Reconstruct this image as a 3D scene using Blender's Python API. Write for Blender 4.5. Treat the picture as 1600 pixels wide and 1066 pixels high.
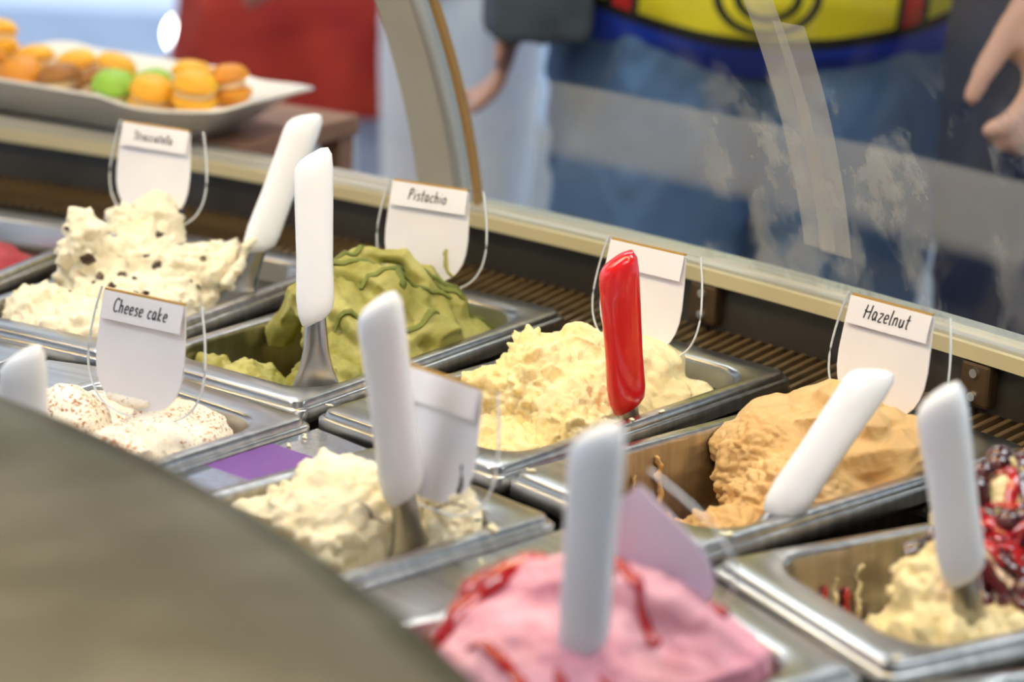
import bpy, bmesh, math, random
from mathutils import Vector, Matrix, noise
from mathutils.bvhtree import BVHTree

# ------------------------------------------------------------------ scene, camera, light
for o in list(bpy.data.objects): bpy.data.objects.remove(o, do_unlink=True)
S = bpy.context.scene
COL = S.collection
HC = 0.518                                   # camera height above the rims of the pans (z = 0)
ZF = -0.72                                   # shop floor
cam = bpy.data.objects.new('camera', bpy.data.cameras.new('camera')); COL.objects.link(cam)
right = Vector((0.9991245, 0.0119022, 0.0401064)); down = Vector((0.0418352, -0.2842534, -0.9578360)); fwd = Vector((0, 0.9586753, -0.2845025))
M = Matrix(((right.x, -down.x, -fwd.x, 0), (right.y, -down.y, -fwd.y, 0), (right.z, -down.z, -fwd.z, HC), (0, 0, 0, 1)))
cam.matrix_world = M
cam.data.lens = 81.0; cam.data.sensor_width = 36.0; cam.data.clip_start = 0.02
cam.data.dof.use_dof = True; cam.data.dof.focus_distance = 1.68; cam.data.dof.aperture_fstop = 3.6
S.camera = cam
S.view_settings.view_transform = 'Standard'; S.view_settings.look = 'None'
S.view_settings.exposure = 0.5; S.view_settings.gamma = 1.0
try: S.view_settings.use_curve_mapping = False
except Exception: pass
W = bpy.data.worlds.new('sky'); S.world = W; W.use_nodes = True
bg = W.node_tree.nodes['Background']; bg.inputs[0].default_value = (0.72, 0.84, 1.0, 1); bg.inputs[1].default_value = .95
sun = bpy.data.objects.new('sun', bpy.data.lights.new('sun', 'SUN')); COL.objects.link(sun)
sun.data.energy = 3.0; sun.data.angle = 0.02; sun.data.color = (1, 0.97, 0.92)
sun.rotation_euler = Vector((0.25, 0.75, -1.0)).to_track_quat('-Z', 'Y').to_euler()
FILL_EMISSION = 9.8      # emission of the unseen panels added as fill light
LAMP_CASE = 26.0        # emission of the warm tube along the glass top

random.seed(4)
R = math.radians
CC = Vector((-0.94678, 0.55202))             # centre of the curved rows of pans
C2 = Vector((-1.490, 0.0273)); RR = 2.437    # centre and radius of the curved glass rail
def pol(c, r, deg, z=0.0): a = R(deg); return Vector((c.x + r*math.sin(a), c.y + r*math.cos(a), z))

# ------------------------------------------------------------------ materials
def mat(name, col, rough=0.5, metal=0.0, col2=None, nscale=20, bump=0.0, bscale=60, sss=0.0, emis=0.0, stretch=None, coat=0.0, detail=4, lo=.4, hi=.6, spec=.5):
    m = bpy.data.materials.new(name); m.use_nodes = True; nt = m.node_tree; b = nt.nodes['Principled BSDF']
    b.inputs['Base Color'].default_value = (*col, 1); b.inputs['Roughness'].default_value = rough; b.inputs['Metallic'].default_value = metal
    b.inputs['Specular IOR Level'].default_value = spec
    if coat: b.inputs['Coat Weight'].default_value = coat; b.inputs['Coat Roughness'].default_value = .08
    if sss: b.inputs['Subsurface Weight'].default_value = sss; b.inputs['Subsurface Radius'].default_value = (1, .7, .5); b.inputs['Subsurface Scale'].default_value = .006
    if emis: b.inputs['Emission Color'].default_value = (*col, 1); b.inputs['Emission Strength'].default_value = emis
    tc = nt.nodes.new('ShaderNodeTexCoord'); mp = nt.nodes.new('ShaderNodeMapping'); nt.links.new(tc.outputs['Object'], mp.inputs[0])
    if stretch: mp.inputs['Scale'].default_value = stretch
    if col2 is not None:
        n = nt.nodes.new('ShaderNodeTexNoise'); n.inputs['Scale'].default_value = nscale; n.inputs['Detail'].default_value = detail
        r = nt.nodes.new('ShaderNodeValToRGB'); r.color_ramp.elements[0].color = (*col, 1); r.color_ramp.elements[1].color = (*col2, 1)
        r.color_ramp.elements[0].position = lo; r.color_ramp.elements[1].position = hi
        nt.links.new(mp.outputs[0], n.inputs['Vector']); nt.links.new(n.outputs['Fac'], r.inputs[0]); nt.links.new(r.outputs[0], b.inputs['Base Color'])
    if bump:
        n = nt.nodes.new('ShaderNodeTexNoise'); n.inputs['Scale'].default_value = bscale; n.inputs['Detail'].default_value = 5
        bp = nt.nodes.new('ShaderNodeBump'); bp.inputs['Strength'].default_value = bump; bp.inputs['Distance'].default_value = .002
        nt.links.new(mp.outputs[0], n.inputs['Vector']); nt.links.new(n.outputs['Fac'], bp.inputs['Height']); nt.links.new(bp.outputs[0], b.inputs['Normal'])
    return m
MT = {
 'steel': mat('steel', (.52,.51,.49), .28, 1, (.41,.40,.39), 9, .05, 30, stretch=(1,12,1)),
 'steel_worn': mat('steel_worn', (.19,.19,.17), .40, .8, (.12,.118,.10), 7, .1, 40, spec=.3),
 'tub': mat('tub', (.035,.032,.03), .6, .3),
 'alu': mat('alu', (.50,.50,.46), .4, .35, (.44,.44,.40), 4),
 'cream_paint': mat('cream_paint', (.60,.54,.34), .4, 0, (.55,.49,.30), 6),
 'panel': mat('panel', (.045,.038,.03), .45, .2, (.028,.024,.018), 8),
 'slat': mat('slat', (.30,.20,.10), .4, .6, (.19,.125,.06), 25),
 'bracket': mat('bracket', (.10,.06,.03), .45, .6),
 'screw': mat('screw', (.8,.8,.8), .2, 1),
 'clad': mat('clad', (.35,.2,.12), .5, 0, (.25,.13,.08), 5),
 'white_plastic': mat('white_plastic', (.86,.87,.90), .28, 0, coat=.3),
 'red_plastic': mat('red_plastic', (.72,.012,.015), .22, 0, coat=.5),
 'card': mat('card', (.79,.78,.82), .7, 0, (.75,.74,.78), 14),
 'lilac_card': mat('lilac_card', (.74,.66,.80), .5, 0, (.78,.70,.82), 12),
 'ink': mat('ink', (.012,.012,.015), .6),
 'wood_edge': mat('wood_edge', (.45,.26,.05), .4),
 'seal': mat('seal', (.36,.2,.06), .5),
 'porcelain': mat('porcelain', (.86,.84,.76), .2, 0, coat=.4),
 'floor': mat('floor', (.15,.12,.11), .35, 0, (.12,.10,.09), 3),
 'paving': mat('paving', (.42,.50,.64), .8, 0, (.36,.44,.58), 4),
 'ceiling': mat('ceiling', (.22,.22,.23), .8),
 'lampwarm': mat('lampwarm', (1,.74,.36), .5, emis=LAMP_CASE),
 'fill_white': mat('fill_white', (.95,.97,1), .5, emis=FILL_EMISSION),
 'globe': mat('globe', (1,1,1), .5, emis=14),
 'skin': mat('skin', (.62,.33,.24), .5, 0, (.66,.36,.27), 20, sss=.1),
 'hair': mat('hair', (.05,.03,.02), .6, 0, (.08,.05,.03), 60),
 'jeans': mat('jeans', (.075,.15,.31), .85, 0, (.13,.23,.42), 6, .2, 400),
 'navy': mat('navy', (.012,.02,.06), .8, 0, (.02,.03,.08), 8),
 'white_cloth': mat('white_cloth', (.92,.94,.96), .85, 0, (.80,.84,.9), 8),
 'pale_blue': mat('pale_blue', (.66,.76,.92), .85, 0, (.6,.7,.88), 8),
 'red_cloth': mat('red_cloth', (.36,.012,.012), .8, 0, (.44,.03,.01), 6),
 'strap': mat('strap', (.55,.22,.17), .7),
 'bag': mat('bag', (.62,.42,.12), .7, 0, (.55,.33,.1), 8),
 'greybag': mat('greybag', (.07,.085,.10), .8, 0, (.05,.06,.07), 9),
 'shoe': mat('shoe', (.08,.07,.07), .6),
 'eye': mat('eye', (.02,.015,.01), .2),
 'lip': mat('lip', (.5,.18,.16), .5),
}
for k_ in ('steel_worn',): MT[k_].node_tree.nodes['Principled BSDF'].inputs['Specular Tint'].default_value = (.35, .35, .33, 1)
def nodes(m): return m.node_tree, m.node_tree.nodes['Principled BSDF']

def clear_mat(name, tint, reflection_and_smears=False):
    """clear sheet: mostly transparent with a fresnel gloss; the case glass also carries a painted reflection band and wiped smears"""
    m = bpy.data.materials.new(name); m.use_nodes = True; nt = m.node_tree; nt.nodes.clear(); N = nt.nodes.new; L = nt.links.new
    out = N('ShaderNodeOutputMaterial'); tr = N('ShaderNodeBsdfTransparent'); tr.inputs[0].default_value = (*tint, 1)
    gl = N('ShaderNodeBsdfGlossy'); gl.inputs['Roughness'].default_value = .02; lw = N('ShaderNodeLayerWeight'); fr = N('ShaderNodeMath'); fr.operation = 'POWER'; fr.inputs[1].default_value = 4.0; L(lw.outputs['Facing'], fr.inputs[0])
    fm = N('ShaderNodeMath'); fm.operation = 'MULTIPLY_ADD'; fm.inputs[1].default_value = .28; fm.inputs[2].default_value = .007; L(fr.outputs[0], fm.inputs[0])
    mx = N('ShaderNodeMixShader'); L(fm.outputs[0], mx.inputs[0]); L(tr.outputs[0], mx.inputs[1]); L(gl.outputs[0], mx.inputs[2])
    last = mx
    if reflection_and_smears:
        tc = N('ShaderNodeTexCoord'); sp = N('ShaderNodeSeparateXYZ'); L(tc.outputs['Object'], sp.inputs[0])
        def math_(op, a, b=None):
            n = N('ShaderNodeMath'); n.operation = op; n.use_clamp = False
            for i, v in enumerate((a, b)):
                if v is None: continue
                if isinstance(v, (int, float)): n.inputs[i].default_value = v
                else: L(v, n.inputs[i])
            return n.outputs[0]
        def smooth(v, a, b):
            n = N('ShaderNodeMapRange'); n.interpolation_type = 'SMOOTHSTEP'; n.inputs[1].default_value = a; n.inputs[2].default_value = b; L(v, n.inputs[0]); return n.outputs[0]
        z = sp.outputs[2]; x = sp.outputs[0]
        band = math_('MULTIPLY', smooth(z, .105, .125), math_('SUBTRACT', 1.0, smooth(z, .178, .186)))       # reflection of a worktop, painted as a pale band on the glass
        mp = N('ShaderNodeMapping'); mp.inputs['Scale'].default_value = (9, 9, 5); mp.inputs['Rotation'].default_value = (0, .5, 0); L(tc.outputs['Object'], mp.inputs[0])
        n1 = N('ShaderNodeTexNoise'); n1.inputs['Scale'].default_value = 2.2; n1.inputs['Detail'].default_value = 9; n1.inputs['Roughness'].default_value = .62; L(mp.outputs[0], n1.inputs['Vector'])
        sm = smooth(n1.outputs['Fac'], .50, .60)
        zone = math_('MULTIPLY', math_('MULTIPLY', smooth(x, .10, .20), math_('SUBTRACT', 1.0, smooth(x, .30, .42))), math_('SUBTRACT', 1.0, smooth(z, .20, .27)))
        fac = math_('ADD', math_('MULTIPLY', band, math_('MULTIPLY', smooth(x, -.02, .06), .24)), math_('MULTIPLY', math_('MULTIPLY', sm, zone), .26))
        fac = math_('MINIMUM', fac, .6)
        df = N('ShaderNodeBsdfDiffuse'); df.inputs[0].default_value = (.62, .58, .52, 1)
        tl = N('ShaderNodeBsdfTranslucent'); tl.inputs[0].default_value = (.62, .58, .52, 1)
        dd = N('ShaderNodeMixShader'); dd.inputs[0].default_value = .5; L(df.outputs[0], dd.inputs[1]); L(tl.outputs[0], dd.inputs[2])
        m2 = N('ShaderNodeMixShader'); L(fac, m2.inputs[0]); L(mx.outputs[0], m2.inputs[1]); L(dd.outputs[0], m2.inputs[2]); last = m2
    L(last.outputs[0], out.inputs[0]); return m
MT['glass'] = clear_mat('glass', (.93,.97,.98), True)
MT['acrylic'] = clear_mat('acrylic', (.95,.95,.95))
MT['acrylic_edge'] = mat('acrylic_edge', (.78,.82,.84), .15, 0, coat=.5)
def pale_strip_mat():
    m = bpy.data.materials.new('pale_strip'); m.use_nodes = True; nt, b = nodes(m)
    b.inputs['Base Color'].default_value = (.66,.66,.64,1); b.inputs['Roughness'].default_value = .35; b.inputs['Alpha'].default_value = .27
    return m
MT['pale_strip'] = pale_strip_mat()

def cream_mat(name, col, col2, ns=25, bump=.35, bs=260, dust=None, lo=.35, hi=.65, rough=.55):
    m = mat(name, col, rough, 0, col2, ns, bump, bs, sss=.25, lo=lo, hi=hi)
    if dust:                                    # cocoa sprinkled from above: lies on upward faces in specks
        nt, b = nodes(m); N = nt.nodes.new; L = nt.links.new
        src = b.inputs['Base Color'].links[0].from_socket
        tc = N('ShaderNodeTexCoord'); n = N('ShaderNodeTexNoise'); n.inputs['Scale'].default_value = 420; n.inputs['Detail'].default_value = 2; L(tc.outputs['Object'], n.inputs['Vector'])
        n2 = N('ShaderNodeTexNoise'); n2.inputs['Scale'].default_value = 24; n2.inputs['Detail'].default_value = 3; L(tc.outputs['Object'], n2.inputs['Vector'])
        ad = N('ShaderNodeMath'); ad.operation = 'MULTIPLY_ADD'; ad.inputs[1].default_value = .75; L(n2.outputs['Fac'], ad.inputs[0]); L(n.outputs['Fac'], ad.inputs[2])
        mr = N('ShaderNodeMapRange'); mr.inputs[1].default_value = .93; mr.inputs[2].default_value = 1.06; L(ad.outputs[0], mr.inputs[0])
        mx = N('ShaderNodeMix'); mx.data_type = 'RGBA'; L(mr.outputs[0], mx.inputs[0]); L(src, mx.inputs[6]); mx.inputs[7].default_value = (*dust, 1)
        L(mx.outputs[2], b.inputs['Base Color'])
    return m
MT.update({
 'ic_vanilla': cream_mat('ic_vanilla', (.82,.64,.29), (.87,.74,.44)),
 'ic_hazel': cream_mat('ic_hazel', (.60,.36,.13), (.70,.46,.20)),
 'ic_pist': cream_mat('ic_pist', (.27,.25,.04), (.43,.40,.12), 28),
 'ic_pist_dark': cream_mat('ic_pist_dark', (.11,.13,.01), (.18,.20,.025), 40),
 'ic_white': cream_mat('ic_white', (.78,.69,.45), (.84,.77,.58)),
 'ic_strac': cream_mat('ic_strac', (.74,.66,.47), (.82,.76,.60)),
 'ic_cheese': cream_mat('ic_cheese', (.88,.82,.70), (.90,.85,.76), dust=(.42,.17,.05)),
 'ic_pink': cream_mat('ic_pink', (.80,.32,.42), (.86,.46,.52), 16, .15, 120),
 'ic_cherry': cream_mat('ic_cherry', (.82,.68,.36), (.78,.48,.36), 14, lo=.5, hi=.7),
 'ic_red': cream_mat('ic_red', (.35,.02,.03), (.45,.05,.05)),
 'sauce_red': mat('sauce_red', (.36,.008,.015), .15, 0, (.5,.02,.02), 60, coat=.6),
 'sauce_dark': mat('sauce_dark', (.03,.006,.006), .12, 0, (.10,.012,.012), 50, coat=.7),
 'choc': mat('choc', (.035,.014,.008), .25, 0, coat=.4),
 'mac_y': mat('mac_y', (.86,.48,.03), .55, 0, (.82,.40,.02), 30), 'mac_o': mat('mac_o', (.72,.30,.02), .55, 0, (.66,.25,.02), 30),
 'mac_b': mat('mac_b', (.30,.12,.02), .55, 0, (.36,.15,.03), 30), 'mac_g': mat('mac_g', (.30,.55,.05), .55, 0, (.26,.5,.05), 30),
 'mac_fill': mat('mac_fill', (.85,.68,.4), .6),
})
# steel strip with purple reflections painted into its colour as patches
def reflection_mat():
    m = mat('steel_reflection', (.62,.62,.64), .2, 1, None, bump=.12, bscale=220); nt, b = nodes(m); N = nt.nodes.new; L = nt.links.new
    tc = N('ShaderNodeTexCoord'); sp = N('ShaderNodeSeparateXYZ'); L(tc.outputs['Object'], sp.inputs[0])
    w = N('ShaderNodeMath'); w.operation = 'WRAP'; w.inputs[1].default_value = .125; w.inputs[2].default_value = 0; L(sp.outputs[1], w.inputs[0])
    g = N('ShaderNodeMath'); g.operation = 'GREATER_THAN'; g.inputs[1].default_value = .062; L(w.outputs[0], g.inputs[0])
    mx = N('ShaderNodeMix'); mx.data_type = 'RGBA'; mx.inputs[6].default_value = (.62,.62,.64,1); mx.inputs[7].default_value = (.24,.10,.34,1); L(g.outputs[0], mx.inputs[0]); L(mx.outputs[2], b.inputs['Base Color'])
    rr = N('ShaderNodeMapRange'); rr.inputs[3].default_value = .16; rr.inputs[4].default_value = .42; L(g.outputs[0], rr.inputs[0]); L(rr.outputs[0], b.inputs['Roughness'])
    return m
MT['steel_reflection'] = reflection_mat()
# printed T-shirt: blue cloth, yellow print with black outline, two red bars and a ring
def shirt_mat():
    m = mat('print_shirt', (.008,.05,.55), .8); nt, b = nodes(m); N = nt.nodes.new; L = nt.links.new
    tc = N('ShaderNodeTexCoord'); sp = N('ShaderNodeSeparateXYZ'); L(tc.outputs['Object'], sp.inputs[0]); X, Z = sp.outputs[0], sp.outputs[2]
    def mth(op, a, b_=None):
        n = N('ShaderNodeMath'); n.operation = op
        for i, v in enumerate((a, b_)):
            if v is None: continue
            if isinstance(v, (int, float)): n.inputs[i].default_value = v
            else: L(v, n.inputs[i])
        return n.outputs[0]
    def mix(f, a, c):
        n = N('ShaderNodeMix'); n.data_type = 'RGBA'; L(f, n.inputs[0])
        if isinstance(a, tuple): n.inputs[6].default_value = (*a, 1)
        else: L(a, n.inputs[6])
        n.inputs[7].default_value = (*c, 1); return n.outputs[2]
    x2 = mth('MULTIPLY', X, X); low = mth('ADD', mth('MULTIPLY', x2, .9), .842)            # lower border of the print curves up at the sides
    front = mth('LESS_THAN', sp.outputs[1], .03)
    inp = mth('MULTIPLY', mth('GREATER_THAN', Z, low), front); iny = mth('MULTIPLY', mth('GREATER_THAN', Z, mth('ADD', low, .014)), front)
    c = mix(inp, (.008,.05,.55), (.01,.01,.012)); c = mix(iny, c, (.93,.76,.02))
    for xb in (-.165, .148):
        d = mth('ABSOLUTE', mth('SUBTRACT', X, xb)); up = mth('MULTIPLY', mth('GREATER_THAN', Z, mth('ADD', low, .012)), front)
        c = mix(mth('MULTIPLY', mth('LESS_THAN', d, .018), up), c, (.01,.01,.012)); c = mix(mth('MULTIPLY', mth('LESS_THAN', d, .010), up), c, (.7,.02,.02))
    dx = mth('MULTIPLY', mth('SUBTRACT', X, -.012), .8); dz = mth('SUBTRACT', Z, .905); rr = mth('SQRT', mth('ADD', mth('MULTIPLY', dx, dx), mth('MULTIPLY', dz, dz)))
    for r0, w in ((.043, .004), (.026, .004)):
        c = mix(mth('MULTIPLY', mth('LESS_THAN', mth('ABSOLUTE', mth('SUBTRACT', rr, r0)), w), iny), c, (.01,.01,.012))
    L(c, b.inputs['Base Color']); return m
MT['print_shirt'] = shirt_mat()

# ------------------------------------------------------------------ helpers
def link(name, me, m=None, parent=None, mw=None):
    o = bpy.data.objects.new(name, me); COL.objects.link(o)
    if m is not None and me is not None and not me.materials: me.materials.append(MT[m])
    if parent: o.parent = parent
    if mw is not None: o.matrix_local = mw
    return o
def tag(o, label, cat=None, group=None, kind=None):
    if label: o['label'] = label
    if cat: o['category'] = cat
    if group: o['group'] = group
    if kind: o['kind'] = kind
    return o
def empty(name, mw=None, loc=None):
    o = bpy.data.objects.new(name, None); COL.objects.link(o); o.empty_display_size = .05
    if mw is not None: o.matrix_world = mw
    if loc is not None: o.location = loc
    return o
def mesh(verts, faces, smooth=False, sharp=None):
    me = bpy.data.meshes.new('m'); me.from_pydata([tuple(v) for v in verts], [], faces); me.update()
    bm = bmesh.new(); bm.from_mesh(me); bmesh.ops.recalc_face_normals(bm, faces=bm.faces); bm.to_mesh(me); bm.free()
    if smooth:
        for p in me.polygons: p.use_smooth = True
        if sharp: me.set_sharp_from_angle(angle=R(sharp))
    return me
def box(x0, x1, y0, y1, z0, z1, bev=0.0):
    bm = bmesh.new(); bmesh.ops.create_cube(bm, size=1)
    for v in bm.verts: v.co = Vector(((x0+x1)/2 + v.co.x*(x1-x0), (y0+y1)/2 + v.co.y*(y1-y0), (z0+z1)/2 + v.co.z*(z1-z0)))
    if bev: bmesh.ops.bevel(bm, geom=bm.edges[:], offset=bev, segments=2, affect='EDGES', profile=.5)
    me = bpy.data.meshes.new('m'); bm.to_mesh(me); bm.free(); return me
def loft(rings, close=True, caps=True, smooth=True, sharp=40):
    n = len(rings[0]); V = [p for r in rings for p in r]; F = []
    for i in range(len(rings)-1):
        for j in range(n if close else n-1):
            k = (j+1) % n; F.append((i*n+j, i*n+k, (i+1)*n+k, (i+1)*n+j))
    if caps: F.append(tuple(range(n))[::-1]); F.append(tuple((len(rings)-1)*n + j for j in range(n)))
    return mesh(V, F, smooth, sharp)
def sweep(profile, a0, a1, n, c=C2, closed=True):
    """closed (r, z) profile swept round a vertical axis at c"""
    rings = [[pol(c, r, a0 + (a1-a0)*i/n, z) for r, z in profile] for i in range(n+1)]
    return loft(rings, closed, closed, True, 35)
def tube(pts, rad, seg=8, flat=1.0):
    """round tube through pts; rad number or list"""
    rings = []; pts = [Vector(p) for p in pts]
    for i, p in enumerate(pts):
        t = (pts[min(i+1, len(pts)-1)] - pts[max(i-1, 0)]).normalized()
        u = t.cross(Vector((0, 0, 1))); u = u.normalized() if u.length > 1e-4 else Vector((1, 0, 0)); v = u.cross(t).normalized()
        r = rad[i] if isinstance(rad, (list, tuple)) else rad
        rings.append([p + u*(r*math.cos(2*math.pi*k/seg)) + v*(r*flat*math.sin(2*math.pi*k/seg)) for k in range(seg)])
    return loft(rings, True, True, True, 60)
def spline(P, n=8):
    P = [Vector(p) for p in P]; out = []
    for i in range(len(P)-1):
        a, b, c, d = P[max(i-1, 0)], P[i], P[i+1], P[min(i+2, len(P)-1)]
        for k in range(n):
            t = k/n; out.append(.5*((2*b) + (c-a)*t + (2*a-5*b+4*c-d)*t*t + (3*b-a-3*c+d)*t**3))
    out.append(P[-1]); return out
def blobmesh(prims, voxel, smooth=2, disp=None, clamp=None):
    """union of ellipsoids ('e', centre, radii, rotz) and tapered ropes ('t', [(x,y,z,r)...]) as one continuous surface"""
    bm = bmesh.new()
    def ball(c, rad, rz=0.0, sub=2):
        mw = Matrix.Translation(c) @ Matrix.Rotation(rz, 4, 'Z') @ Matrix.Diagonal((*rad, 1)); bmesh.ops.create_icosphere(bm, subdivisions=sub, radius=1, matrix=mw)
    for p in prims:
        if p[0] == 'e': ball(Vector(p[1]), p[2], p[3] if len(p) > 3 else 0, 2)
        elif p[0] == 'b':
            c, h = Vector(p[1]), p[2]; bmesh.ops.create_cube(bm, size=2, matrix=Matrix.Translation(c) @ Matrix.Rotation(p[3] if len(p) > 3 else 0, 4, 'Z') @ Matrix.Diagonal((*h, 1)))
        else:
            P = p[1]
            for i in range(len(P)-1):
                a, b = Vector(P[i]), Vector(P[i+1]); d = (b.to_3d()-a.to_3d()).length if len(a) == 3 else (Vector(P[i+1][:3])-Vector(P[i][:3])).length
                st = max(2, int(d/(.5*min(P[i][3], P[i+1][3])))+1)
                for k in range(st + (i == len(P)-2)):
                    t = k/st; q = [P[i][j]*(1-t) + P[i+1][j]*t for j in range(4)]; ball(Vector(q[:3]), (q[3]*1.03,)*3, 0, 1)
    me = bpy.data.meshes.new('m'); bm.to_mesh(me); bm.free()
    o = bpy.data.objects.new('tmp', me); COL.objects.link(o)
    md = o.modifiers.new('r', 'REMESH'); md.mode = 'VOXEL'; md.voxel_size = voxel
    if smooth: sm = o.modifiers.new('s', 'SMOOTH'); sm.factor = .5; sm.iterations = smooth
    dg = bpy.context.evaluated_depsgraph_get(); me2 = bpy.data.meshes.new_from_object(o.evaluated_get(dg)); bpy.data.objects.remove(o); bpy.data.meshes.remove(me)
    if disp:
        nr = [v.normal.copy() for v in me2.vertices]
        for v, nn in zip(me2.vertices, nr): v.co += nn*disp(v.co, nn)
    if clamp:
        for v in me2.vertices: v.co = clamp(v.co)
    for p in me2.polygons: p.use_smooth = True
    me2.update(); return me2

# ------------------------------------------------------------------ setting
def struct(name, me, m, label=None): o = link(name, me, m); return tag(o, label, None, None, 'structure')
struct('floor', box(-5, 5, -3, 6.3, ZF-.1, ZF), 'floor')
struct('pavement', box(-9, 9, 6.3, 26, ZF-.12, ZF-.01), 'paving')
struct('ceiling', box(-5, 5, -3, 6.0, 2.0, 2.1), 'ceiling')
struct('wall_behind', box(-5, 5, -3.1, -3, ZF, 2.0), 'ceiling')
for i, (x, y) in enumerate(((-1.5, 1.0), (1.2, 1.2), (-.4, 3.5), (1.4, 3.8), (0, -1.2))):  # unseen light panels added overhead to brighten case and customers
    e = empty('added_fill_light', loc=(x, y, 1.99)); tag(e, 'added flat white fill light panel ' + ('above the left end of the case', 'above the right end of the case', 'over the customers on the left', 'over the customers on the right', 'behind the server side')[i], 'light', 'added fill light panels')
    link('frame', box(-.64, .64, -.34, .34, -.02, .01), 'ceiling', e); link('diffuser', box(-.6, .6, -.3, .3, -.03, -.02), 'fill_white', e)

# ------------------------------------------------------------------ pans
PL, PW = .345, .18
PANS = {'pist': (-.1242, 1.7524, -.6106), 'cream': (.0398, 1.6256, -.7189), 'haz': (.1851, 1.4903, -.8380), 'cher': (.3163, 1.3088, -1.0587),
 'chee': (-.3113, 1.4586, -.6690), 'whit': (-.1480, 1.3062, -.7948), 'pink': (.0092, 1.1354, -1.0223), 'strac': (-.3044, 1.8575, -.4974),
 'far': (-.5020, 1.9374, -.3578), 'left': (-.5117, 1.5623, -.4887), 'right': (.4094, 1.1193, -1.1868)}
def pmw(n): x, y, t = PANS[n]; return Matrix.Translation((x, y, 0)) @ Matrix.Rotation(t, 4, 'Z')
def rrect(hx, hy, r, z, k=6):
    out = []
    for cx, cy, a0 in ((hx-r, hy-r, 0), (-hx+r, hy-r, 90), (-hx+r, -hy+r, 180), (hx-r, -hy+r, 270)):
        for i in range(k+1): a = R(a0 + 90*i/k); out.append(Vector((cx + r*math.cos(a), cy + r*math.sin(a), z)))
    return out
def pan_mesh():
    hx, hy = PW/2 - .0015, PL/2 - .0015
    prof = [(0, 0, .010, -.016), (0, 0, .010, -.0065), (.0012, .0012, .010, -.005), (.0035, .0035, .009, -.005), (.0045, .0045, .009, -.0008), (.006, .006, .009, 0),
            (.0135, .029, .030, 0), (.0150, .0308, .032, -.0010), (.0160, .032, .033, -.0045), (.022, .038, .034, -.112), (.030, .046, .030, -.118)]
    inner = [rrect(hx-a, hy-b, r, z) for a, b, r, z in prof]
    outer = [rrect(hx-.026, hy-.042, .034, -.1195), rrect(hx-.0145, hy-.0305, .034, -.017), rrect(hx-.002, hy-.002, .010, -.0165)]
    rings = outer + inner
    n = len(rings[0]); V = [p for r in rings for p in r]; F = []
    for i in range(len(rings)-1):
        for j in range(n): k = (j+1) % n; F.append((i*n+j, i*n+k, (i+1)*n+k, (i+1)*n+j))
    F.append(tuple((len(rings)-1)*n + j for j in range(n))); F.append(tuple(range(n))[::-1])
    return mesh(V, F, True, 50)
PANME = pan_mesh(); PANME.materials.append(MT['steel'])
pan_lab = {'pist': 'steel pan holding the green pistachio ice cream', 'cream': 'steel pan holding the pale cream ice cream with the red spatula', 'haz': 'steel pan holding the tan hazelnut ice cream',
 'cher': 'steel pan holding the cherry swirl ice cream at the right edge', 'chee': 'steel pan holding the cocoa dusted cheese cake ice cream', 'whit': 'steel pan with the white ice cream block between cheese cake and pink pans',
 'pink': 'steel pan holding the pink ice cream with red syrup', 'strac': 'steel pan with the chocolate flecked white ice cream at the left', 'far': 'steel pan at the far left edge, dark red ice cream inside',
 'left': 'steel pan at the left edge, in front of the chocolate flecked pan', 'right': 'nearly hidden steel pan in the bottom right corner'}
for n in PANS:
    o = link('gelato_pan', PANME, None, None, pmw(n)); tag(o, pan_lab[n], 'pan', 'steel ice cream pans in two curved rows')

# ------------------------------------------------------------------ ice cream heaps (pan coordinates: x across, y towards the glass, z up from the rim)
IX, IY = .0720, .1385
def clampf(c):
    z = c.z; c = c.copy()
    k = 0 if z > -.006 else min(1, (-.006-z)/.106)
    hx, hy = IX - .0075*k - .001, IY - .0075*k - .001; r = .033
    if z > .004: hx += min(.02, (z-.004)*.8); hy += min(.02, (z-.004)*.5)
    if z < -.108: c.z = -.108
    ax, ay = abs(c.x), abs(c.y)
    if ax > hx-r and ay > hy-r:
        d = Vector((ax-(hx-r), ay-(hy-r)));
        if d.length > r: d *= r/d.length; ax, ay = hx-r+d.x, hy-r+d.y
    ax, ay = min(ax, hx), min(ay, hy)
    c.x, c.y = math.copysign(ax, c.x), math.copysign(ay, c.y); return c
def rough(a1, f1, a2=0, f2=1, mask=None, seed=0):
    off = Vector((seed*3.7, seed*1.3, seed*2.1))
    def d(co, n):
        k = mask(co) if mask else 1.0
        p = co + off; v = a1*noise.fractal(p*f1, 1.0, 2.0, 3)
        if a2: v += a2*k*(noise.turbulence(p*f2, 3, True) - .55)
        return v
    return d
HEAP = {}
def heap(n, prims, m, label, disp, voxel=.0026, smooth=2, name='ice_cream'):
    me = blobmesh(prims, voxel, smooth, disp, clampf)
    o = link(name, me, m, None, pmw(n)); tag(o, label, 'ice cream', 'ice creams in the steel pans')
    HEAP[n] = (o, BVHTree.FromPolygons([v.co.copy() for v in me.vertices], [tuple(p.vertices) for p in me.polygons])); return o
def drop(n, x, y, top=.3):
    h = HEAP[n][1].ray_cast(Vector((x, y, top)), Vector((0, 0, -1))); return h[0] if h[0] else Vector((x, y, -.05))
def drape(n, pts, rad, m, name='sauce', lift=.2, wob=.25, flat=.6, step=.009):
    P = spline([Vector((x, y, 0)) for x, y in pts], 10); Q = []; rr = []
    for i, p in enumerate(P):
        h = drop(n, p.x, p.y)
        if Q and abs(h.z - Q[-1].z) > step: break
        Q.append(h + Vector((0, 0, rad*lift))); rr.append(rad*(1 + wob*noise.noise(Vector((i*.45, rad*900, 3))))*(.35 if i in (0, len(P)-1) else 1))
    if len(Q) < 4: return None
    rr[-1] *= .35; return link(name, tube(Q, rr, 8, flat), m, HEAP[n][0])
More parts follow.
